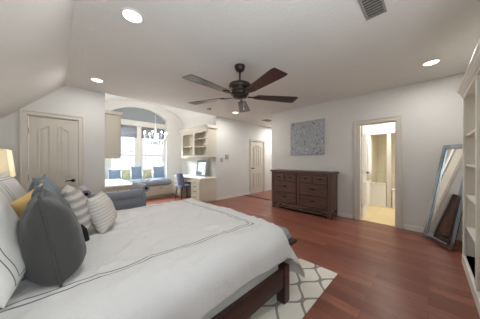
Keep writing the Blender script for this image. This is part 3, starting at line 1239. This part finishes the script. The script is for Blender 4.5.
def rounded_cushion(x0, x1, y0, y1, z0, z1, n=16, seed=0):
    b = BM()
    V = {}
    for i in range(n + 1):
        for j in range(n + 1):
            u, v = -1 + 2 * i / n, -1 + 2 * j / n
            h = ((1 - u ** 6) * (1 - v ** 6)) ** .4 if abs(u) < 1 and abs(v) < 1 else 0
            for s in (1, -1):
                if (i in (0, n) or j in (0, n)) and s < 0:
                    V[i, j, s] = V[i, j, 1]
                    continue
                x = (x0 + x1) / 2 + u * (x1 - x0) / 2
                y = (y0 + y1) / 2 + v * (y1 - y0) / 2
                z = (z0 + z1) / 2 + s * h * (z1 - z0) / 2
                if s > 0:
                    z += .012 * noise.noise(Vector((x * 4, y * 4, seed))) * h
                else:
                    z = max(z, z0)
                V[i, j, s] = b.verts.new((x, y, z))
    for i in range(n):
        for j in range(n):
            for s in (1, -1):
                b.faces.new([V[i, j, s], V[i + 1, j, s], V[i + 1, j + 1, s], V[i, j + 1, s]])
    return b


for (x0, x1, lab) in ((.72, 2.10, 'blue-grey seat cushion on the window bench, the half beside the white countertop'), (2.10, 2.955, 'blue-grey seat cushion on the window bench, the half beside the desk')):
    tag(obj('seat_cushion', rounded_cushion(x0, x1, 6.46, 6.97, .402, .64), 'cushion', None, 0, True, 1), lab, 'cushion', 'window seat cushions')
GP = 'pillows on the window seat'
for (x, w_, h_, mat, yaw, lab) in (
        (1.265, .34, .37, 'pillow_blue', -PI / 2, 'blue pillow behind the white countertop, leftmost on the window seat'),
        (1.565, .27, .37, 'floral', -PI / 2, 'green patterned pillow below the plain shade, in front of the left window'),
        (1.875, .34, .46, 'pillow_blue', -PI / 2, 'blue pillow in front of the post between the two windows'),
        (2.215, .32, .36, 'floral', -PI / 2, 'green patterned pillow directly beside the right-hand blue pillow'),
        (2.60, .42, .45, 'pillow_blue', -PI / 2, 'blue pillow nearest the desk, rightmost on the window seat')):
    place_pillow('seat_pillow', lab, 'pillow', mat, w_, h_, .12, (x, 6.80, .648), .16, yaw, x * 5, GP, None, .008)

# ------------------------------------------------------------------ built-in desk on the right of the nook
t = thing('desk', 'cream built-in desk with two drawer stacks and a kneehole', 'desk', (3.28, 5.6, 0))
DXF = 3.0
b = BM()
box(b, DXF, 3.597, 4.715, 5.27, .06, .715)
box(b, DXF + .05, 3.597, 4.73, 5.27, .001, .06)
obj('pedestal', b, 'cabinet', t, .004)
b = BM()
box(b, DXF, 3.597, 5.97, 6.455, .06, .715)
box(b, DXF + .05, 3.597, 5.97, 6.455, .001, .06)
obj('pedestal', b, 'cabinet', t, .004)
b = BM()
box(b, 3.55, 3.597, 5.27, 5.97, .06, .715)
obj('back_panel', b, 'cabinet', t)
obj('desktop', box(BM(), DXF - .025, 3.597, 4.70, 6.46, .716, .755), 'counter', t, .005)
for (y0, y1) in ((4.75, 5.24), (6.0, 6.43)):
    zz = [.085, .275, .43, .575, .705]
    for k in range(4):
        drawer_front(t, fnX, DXF, -1, y0, y1, zz[k], zz[k + 1] - .02, 'cabinet', 'pull', 1, True)
drawer_front(t, fnX, DXF + .03, -1, 5.30, 5.94, .60, .70, 'cabinet', 'pull', 1, True)
obj('drawer_box', box(BM(), DXF + .031, 3.5, 5.29, 5.95, .595, .714), 'cabinet', t)

# open wall cabinet above the desk
t = thing('open_wall_cabinet', 'cream open-front wall cabinet with shelves above the desk', 'cabinet', (3.4, 5.6, 1.39))
CF = 3.27
b = BM()
box(b, CF, 3.597, 4.72, 4.745, 1.40, 2.29)
box(b, CF, 3.597, 6.375, 6.40, 1.40, 2.29)
box(b, CF, 3.597, 4.745, 6.375, 1.40, 1.425)
box(b, CF, 3.597, 4.745, 6.375, 2.265, 2.29)
box(b, CF, 3.597, 5.52, 5.545, 1.425, 2.265)
obj('carcass', b, 'cabinet', t)
obj('back_panel', box(BM(), 3.58, 3.597, 4.745, 6.375, 1.425, 2.265), 'cabinet_in', t)
o_ = rect(4.71, 6.41, 1.385, 2.29)
b = BM()
for (y0, y1, z0, z1) in ((4.71, 4.80, 1.385, 2.29), (6.29, 6.41, 1.385, 2.29), (5.47, 5.59, 1.385, 2.29), (4.80, 5.47, 1.385, 1.46), (5.59, 6.29, 1.385, 1.46), (4.80, 5.47, 2.18, 2.29), (5.59, 6.29, 2.18, 2.29)):
    box(b, CF - .022, CF, y0, y1, z0, z1)
obj('face_frame', b, 'cabinet', t, .002)
for (y0, y1, z) in ((5.546, 6.374, 1.765), (4.746, 5.519, 1.73), (4.746, 5.519, 1.99)):
    obj('shelf', box(BM(), CF + .004, 3.578, y0, y1, z - .012, z + .012), 'cabinet', t)
b = BM()
cr = [(0, 2.29), (.02, 2.30), (.035, 2.33), (.06, 2.35), (.06, 2.385), (-.02, 2.385), (-.02, 2.29)]
prism(b, [(3.597, 2.29)] + [(CF - .02 - d, z) for d, z in cr[:5]] + [(3.597, 2.385)], lambda u, v, d: (u, d, v), 4.66, 6.46)
obj('crown', b, 'trim', t)

# framed mirror on the desk
t = thing('desk_mirror', 'grey framed mirror leaning on the desk under the open cabinet', 'mirror', (3.42, 5.34, .756))
lean = Matrix.Translation((3.42, 5.34, .7575)) @ Matrix.Rotation(math.radians(8), 4, 'Y')
fl = lambda u, v, d: tuple(lean @ Vector((-d, u, v)))
b = prism(BM(), rect(-.31, .31, 0, .53), fl, 0, .025, rect(-.25, .25, .06, .47))
obj('frame', b, 'grey_frame', t, .006)
obj('glass', prism(BM(), rect(-.25, .25, .06, .47), fl, .004, .012), 'mirror', t)

# desk chair
t = thing('desk_chair', 'blue upholstered chair with black legs pulled up to the desk', 'chair', (2.98, 5.62, 0))
b = BM()
n = 14
V = {}
for i in range(n + 1):
    for j in range(n + 1):
        u, v = -1 + 2 * i / n, j / n
        z = .46 + .42 * v
        hw = .22 * (1 - .22 * v ** 3)
        for s, dth in ((0, 0), (1, .055)):
            xx = 2.755 - .05 * v + .07 * u * u * (1 - .3 * v) + dth
            V[i, j, s] = b.verts.new((xx, 5.62 + hw * u * (1 - .12 * (max(0, v - .85) / .15) ** 2), z))
for i in range(n):
    for j in range(n):
        for s in (0, 1):
            b.faces.new([V[i, j, s], V[i + 1, j, s], V[i + 1, j + 1, s], V[i, j + 1, s]])
for i in range(n):
    for j in (0, n):
        b.faces.new([V[i, j, 0], V[i + 1, j, 0], V[i + 1, j, 1], V[i, j, 1]])
for j in range(n):
    for i in (0, n):
        b.faces.new([V[i, j, 0], V[i, j + 1, 0], V[i, j + 1, 1], V[i, j, 1]])
obj('backrest', b, 'chair_blue', t, 0, True)
obj('seat', rounded_cushion(2.74, 3.20, 5.40, 5.84, .40, .49), 'chair_blue', t, 0, True)
for x, y, fx, fy in ((2.80, 5.45, 2.74, 5.41), (2.80, 5.79, 2.74, 5.83), (3.14, 5.45, 3.18, 5.41), (3.14, 5.79, 3.18, 5.83)):
    obj('leg', tube(BM(), [(fx, fy, .001), (x, y, .42)], [.011, .015], 8), 'black', t)

# ------------------------------------------------------------------ chandelier in the nook
CX, CYc = 2.10, 5.78
t = thing('chandelier', 'crystal chandelier with candle lights hanging in the window nook', 'chandelier', (CX, CYc, 1.75))
ztop = H + .62 * math.sqrt(max(0, 1 - ((CX - NC) / NR) ** 2))
obj('canopy', lathe(BM(), [(.055, -.03), (.06, -.012), (.06, 0)], (CX, CYc, ztop - .002), 18), 'nickel', t, 0, True)
obj('rod', tube(BM(), [(CX, CYc, 2.28), (CX, CYc, ztop - .02)], .006, 8), 'nickel', t)
obj('stem', lathe(BM(), [(.004, -.02), (.03, 0), (.045, .04), (.02, .08), (.018, .16), (.04, .20), (.028, .26), (.016, .34), (.035, .40), (.012, .46), (.008, .52)], (CX, CYc, 1.80), 16), 'nickel', t, 0, True)
for k in range(8):
    a = 2 * PI * k / 8 + .2
    ca, sa = math.cos(a), math.sin(a)
    P = lambda r, z: (CX + ca * r, CYc + sa * r, z)
    arm = obj('arm', tube(BM(), [P(.02, 1.96), P(.10, 1.88), P(.20, 1.87), P(.28, 1.93), P(.315, 2.0)], .009, 8), 'nickel', t, 0, True)
    obj('candle_cup', lathe(BM(), [(.012, 0), (.034, .012), (.034, .018), (.012, .02), (.012, .085)], P(.315, 2.0), 12), 'plastic', arm, 0, True)
    obj('bulb', lathe(BM(), [(.006, 0), (.015, .02), (.013, .04), (.002, .065)], P(.315, 2.085), 10), 'bulb', arm, 0, True)
    for r, zt, ln in ((.315, 2.0, .12), (.22, 1.865, .10), (.13, 1.872, .13)):
        obj('crystal_drop', lathe(BM(), [(.002, 0), (.012, -ln * .55), (.014, -ln * .75), (.002, -ln)], P(r, zt), 6), 'crystal', arm)
    obj('crystal_swag', tube(BM(), [P(.03, 2.2), P(.12, 2.03), P(.22, 1.985), P(.31, 2.02)], .005, 5), 'crystal', arm)

cd = bpy.data.lights.new('chandelier_light', 'POINT')
cd.energy = 30
cd.color = (1.0, .98, .95)
cd.shadow_soft_size = .22
co = bpy.data.objects.new('chandelier_light', cd)
C.objects.link(co)
co.location = (CX, CYc, 2.12)

# ------------------------------------------------------------------ dresser
DF = 4.235
t = thing('dresser', 'dark brown eight-drawer dresser under the painting', 'dresser', (4.43, 2.25, 0))
y0, y1 = 1.475, 3.045
obj('body', box(BM(), DF + .012, 4.63, y0 + .03, y1 - .03, .15, .985), 'dresser', t)
obj('top', box(BM(), DF - .03, 4.635, y0 - .035, y1 + .035, .985, 1.03), 'dresser', t, .006)
for y in (y0, y1 - .07):
    for (x0, x1) in ((DF - .012, DF + .058), (4.565, 4.635)):
        obj('leg', box(BM(), x0, x1, y, y + .07, .001, .985), 'dresser_side', t, .004)
b = BM()
box(b, DF - .004, DF + .02, y0 + .07, y1 - .07, .135, .19)
box(b, DF - .004, DF + .02, y0 + .07, y1 - .07, .95, .985)
ym = (y0 + y1) / 2
box(b, DF - .004, DF + .02, ym - .03, ym + .03, .19, .95)
obj('face_frame', b, 'dresser', t, .003)
obj('stretcher', box(BM(), DF, DF + .035, y0 + .07, y1 - .07, .055, .10), 'dresser', t, .004)
for y in (y0, y1 - .03):
    obj('side_stretcher', box(BM(), DF + .058, 4.565, y + .005, y + .03, .055, .10), 'dresser_side', t, .004)
    obj('side_panel', box(BM(), DF + .058, 4.565, y + .008, y + .03, .15, .985), 'dresser_side', t)


def dresser_drawer(a, c, z0, z1, pull):
    d = obj('drawer', prism(BM(), rect(a, c, z0, z1), fnX(DF - .004, -1), -.016, .012), 'dresser', t, .004)
    yc, zc = (a + c) / 2, (z0 + z1) / 2 + .01
    hb = BM()
    pts_ = [(yc + pull * math.cos(q * PI / 12), zc - .012 + .026 * math.sin(q * PI / 12)) for q in range(13)]
    prism(hb, pts_, fnX(DF - .004, -1), .012, .034)
    obj('handle', hb, 'black', d, .003)


for a, c in ((y0 + .085, ym - .045), (ym + .045, y1 - .085)):
    dresser_drawer(a, c, .205, .455, .055)
    dresser_drawer(a, c, .475, .745, .055)
    h_ = (a + c) / 2
    dresser_drawer(a, h_ - .012, .765, .935, .04)
    dresser_drawer(h_ + .012, c, .765, .935, .04)

# painting
t = thing('painting', 'grey-blue blossom canvas hanging above the dresser', 'painting', (4.63, 2.23, 1.88))
obj('canvas', box(BM(), 4.612, 4.648, 1.775, 2.69, 1.445, 2.315), 'painting', t, .004)

# ------------------------------------------------------------------ leaning floor mirror in the corner
BL = Vector((4.375, .04, .014))
ud = Vector((-.81, -.586, 0)).normalized()
nd = Vector((-.586, .81, 0)).normalized()
LEN, WID, S = 1.55, .49, .30
up = Vector((-nd.x * S, -nd.y * S, math.sqrt(LEN ** 2 - S ** 2))).normalized()
fr = up.cross(-ud).normalized()
if fr.dot(nd) < 0:
    fr = -fr
fm = lambda u, v, d: tuple(BL + ud * u + up * v + fr * d)
t = thing('floor_mirror', 'tall silver-framed mirror leaning in the corner beside the bookcase', 'mirror', tuple(BL))
FWD = .07
b = prism(BM(), rect(0, WID, 0, LEN), fm, 0, .035, rect(FWD, WID - FWD, FWD, LEN - FWD))
b2 = prism(b, rect(.006, WID - .006, .006, LEN - .006), fm, .035, .042, rect(FWD - .01, WID - FWD + .01, FWD - .01, LEN - FWD + .01))
obj('frame', b2, 'mirror_frame', t, .004)
obj('glass', prism(BM(), rect(FWD, WID - FWD, FWD, LEN - FWD), fm, .012, .02), 'mirror', t)
obj('backing', prism(BM(), rect(.004, WID - .004, .004, LEN - .004), fm, -.01, 0), 'black', t)

# ------------------------------------------------------------------ bookcase on the right
KX1, KX0, KYF, KYB = 3.635, 1.80, -.305, -.645
t = thing('bookcase', 'tall white built-in bookcase with empty shelves and crown moulding', 'bookcase', (2.7, -.47, 0))
b = BM()
for x in (KX1 - .03, 2.70, KX0):
    box(b, x, x + .03, KYB, KYF - .02, .09, 2.14)
box(b, KX0 + .03, KX1 - .03, KYB, KYF - .02, 2.11, 2.14)
box(b, KX0 + .03, KX1 - .03, KYB, KYF - .02, .09, .12)
obj('carcass', b, 'bookcase', t)
obj('back_panel', box(BM(), KX0 + .03, KX1 - .03, KYB + .0, KYB + .012, .12, 2.11), 'bookcase', t)
b = BM()
for (x0, x1) in ((KX1 - .055, KX1 + .004), (2.685, 2.745), (KX0, KX0 + .055)):
    box(b, x0, x1, KYF - .02, KYF, .12, 2.09)
box(b, KX0, KX1 + .004, KYF - .02, KYF, 2.06, 2.14)
obj('face_frame', b, 'bookcase', t, .003)
b = box(BM(), KX0, KX1 + .006, KYB, KYF + .006, .001, .12)
obj('plinth', b, 'bookcase', t, .004)
for (x0, x1, zl) in ((2.731, KX1 - .031, (.47, .86, 1.235, 1.60)), (KX0 + .031, 2.699, (.30, .62, .93, 1.235, 1.57))):
    for z in zl:
        obj('shelf', box(BM(), x0, x1, KYB + .013, KYF - .025, z - .012, z + .012), 'bookcase', t, .002)
b = BM()
cr = [(0, 2.095), (.008, 2.10), (.012, 2.115), (.022, 2.13), (.028, 2.15), (.042, 2.165), (.042, 2.18)]
prof = [(KYB, 2.14)] + [(KYF + d, z) for d, z in cr] + [(KYB, 2.18)]
A_, B_ = [], []
for (u, v) in prof:
    ex = max(0, (u - KYF)) if u > KYB + .01 else 0
    A_.append(b.verts.new((KX0, u, v)))
    B_.append(b.verts.new((KX1 + ex, u, v)))
m_ = len(prof)
for i in range(m_):
    j = (i + 1) % m_
    b.faces.new([A_[i], A_[j], B_[j], B_[i]])
b.faces.new(A_)
b.faces.new(B_[::-1])
for i in range(1, len(cr)):
    pass
# return of the crown along the end panel
prism(b, [(KX1 + d, z) for d, z in cr] + [(KX1 - .01, 2.18), (KX1 - .01, 2.095)], lambda u, v, d: (u, d, v), KYB, KYF)
obj('crown', b, 'bookcase', t)

# ------------------------------------------------------------------ ceiling fan
FX, FY, FZ = 1.93, 1.965, 2.25
t = thing('ceiling_fan', 'dark bronze five-blade ceiling fan in the middle of the room', 'ceiling fan', (FX, FY, FZ))
obj('canopy', lathe(BM(), [(.03, -.085), (.055, -.075), (.07, -.045), (.078, -.01), (.078, 0)], (FX, FY, H - .001), 24), 'bronze', t, 0, True)
obj('downrod', tube(BM(), [(FX, FY, 2.45), (FX, FY, 2.63)], .013, 12), 'bronze', t, 0, True)
obj('motor_housing', lathe(BM(), [(.02, 2.475), (.05, 2.465), (.06, 2.45), (.12, 2.44), (.16, 2.42), (.165, 2.385), (.155, 2.36), (.125, 2.35), (.125, 2.31), (.132, 2.305), (.132, 2.27), (.10, 2.26), (.10, 2.25)], (FX, FY, 0), 32), 'bronze', t, 0, True)
obj('switch_housing', lathe(BM(), [(.10, 2.251), (.11, 2.247), (.11, 2.235), (.085, 2.222), (.05, 2.215), (.012, 2.21), (.004, 2.205)], (FX, FY, 0), 28), 'bronze', t, 0, True)
for k in range(5):
    a = math.radians(255 + 72 * k)
    rm = Matrix.Translation((FX, FY, FZ)) @ Matrix.Rotation(a, 4, 'Z')
    pm = rm @ Matrix.Rotation(math.radians(-7), 4, 'X')
    b = BM()
    pts = []
    r0, r1 = .25, .90
    prof = [(r0, .055), (r0 + .03, .068), (r0 + .2, .080), (r1 - .10, .104), (r1 - .03, .104), (r1, .09)]
    pts = [(x, y) for x, y in prof] + [(x, -y) for x, y in prof[::-1]]
    prism(b, pts, lambda u, v, d: tuple(pm @ Vector((u, v, d))), -.004, .004)
    bl = obj('blade', b, 'fanwood', t, .002)
    b = BM()
    prism(b, [(.12, .02), (.19, .016), (.24, .045), (.31, .045), (.33, .0), (.31, -.045), (.24, -.045), (.19, -.016), (.12, -.02)], lambda u, v, d: tuple(pm @ Vector((u, v, d))), -.012, -.004)
    obj('blade_bracket', b, 'bronze', bl, .002)
b = BM()
tube(b, [(FX + .05, FY - .03, 2.22), (FX + .05, FY - .03, 2.08)], .002, 6)
lathe(b, [(.002, 0), (.007, -.01), (.007, -.02), (.002, -.028)], (FX + .05, FY - .03, 2.08), 8)
obj('pull_chain', b, 'nickel', t)

# ------------------------------------------------------------------ ceiling fixtures
DL = [(.516, 2.015, 'recessed ceiling light above the bed, the largest in view'), (.487, 4.063, 'recessed ceiling light in front of the closet door'),
      (3.818, -.03, 'recessed ceiling light above the bookcase and mirror'), (3.729, 3.98, 'recessed ceiling light seen just behind the fan blade, towards the hall')]
dl0 = thing('recessed_light', DL[0][2], 'ceiling light', (DL[0][0], DL[0][1], H), 0, 'recessed ceiling lights')
b = BM()
rg = []
for r_, z_ in ((.105, -.001), (.102, -.008), (.085, -.010), (.078, -.004), (.078, -.001)):
    rg.append([b.verts.new((r_ * math.cos(2 * PI * k / 32), r_ * math.sin(2 * PI * k / 32), z_)) for k in range(32)])
for a, c in zip(rg, rg[1:]):
    for k in range(32):
        b.faces.new([a[k], a[(k + 1) % 32], c[(k + 1) % 32], c[k]])
obj('trim_ring', b, 'white_trim', dl0, 0, True, 0, True)
obj('lens', lathe(BM(), [(.078, -.006), (.076, -.003), (.076, -.001)], (0, 0, 0), 32), 'downlight', dl0, 0, False, 0, True)
for x, y, lab in DL[1:]:
    dup(dl0, (x, y, H), 0, lab)
for (x, y, lab), dlw in zip(DL, DOWNLIGHT_W):
    d = bpy.data.lights.new('downlight_beam', 'AREA')
    d.shape = 'DISK'
    d.size = .15
    d.energy = dlw
    d.color = (.99, .985, .97)
    o = bpy.data.objects.new('downlight_beam', d)
    C.objects.link(o)
    o.location = (x, y, H - .012)


def register(x0, x1, y0, y1, label, along, group):
    z = H
    t = thing('air_vent', label, 'vent', ((x0 + x1) / 2, (y0 + y1) / 2, z), 0, group)
    b = prism(BM(), rect(x0, x1, y0, y1), lambda u, v, d: (u, v, z - .001 - d), 0, .008, rect(x0 + .018, x1 - .018, y0 + .018, y1 - .018))
    obj('frame', b, 'vent', t, .002)
    obj('backing', box(BM(), x0 + .018, x1 - .018, y0 + .018, y1 - .018, z - .003, z - .001), 'vent_dark', t)
    b = BM()
    n = 8
    for k in range(n):
        if along == 'X':
            yc = y0 + .02 + (y1 - y0 - .04) * (k + .5) / n
            box(b, x0 + .018, x1 - .018, yc - .004, yc + .003, z - .008, z - .003)
        else:
            xc = x0 + .02 + (x1 - x0 - .04) * (k + .5) / n
            box(b, xc - .004, xc + .003, y0 + .018, y1 - .018, z - .008, z - .003)
    obj('louver', b, 'vent', t)


register(1.86, 2.20, .27, .43, 'grey ceiling air vent at the top edge, between the fan and the bookcase', 'Y', 'ceiling vents')
register(5.1, 5.45, 3.86, 4.12, 'ceiling air vent over the hall entrance', 'X', 'ceiling vents')
t = thing('smoke_detector', 'small round smoke detector on the ceiling in front of the nook', 'smoke detector', (2.93, 4.18, H))
obj('body', lathe(BM(), [(.02, -.045), (.045, -.042), (.06, -.03), (.062, -.001)], (2.93, 4.18, H), 20), 'grey_plastic', t, 0, True)

# ------------------------------------------------------------------ wall plates
t = thing('light_switch', 'light switch plate on the hall wall, lower of the two wall plates', 'switch', (3.83, YF, 1.31))
obj('plate', box(BM(), 3.765, 3.885, YF - .008, YF - .001, 1.235, 1.365), 'grey_plastic', t, .003)
for x in (3.80, 3.85):
    obj('toggle', box(BM(), x - .008, x + .008, YF - .018, YF - .008, 1.285, 1.32), 'plastic', t)
t = thing('thermostat', 'grey thermostat on the hall wall, higher of the two wall plates', 'thermostat', (4.04, YF, 1.43))
obj('body', box(BM(), 3.97, 4.12, YF - .025, YF - .001, 1.37, 1.48), 'grey_plastic', t, .006)
obj('display', box(BM(), 4.0, 4.08, YF - .028, YF - .025, 1.42, 1.465), 'vent', t)
t = thing('outlet', 'white outlet plate under the open cabinet at the wall corner', 'outlet', (3.599, 4.86, 1.32))
obj('plate', box(BM(), 3.588, 3.598, 4.82, 4.90, 1.255, 1.375), 'grey_plastic', t, .003)
for z in (1.29, 1.34):
    obj('socket', box(BM(), 3.585, 3.588, 4.843, 4.877, z - .015, z + .015), 'plastic', t)
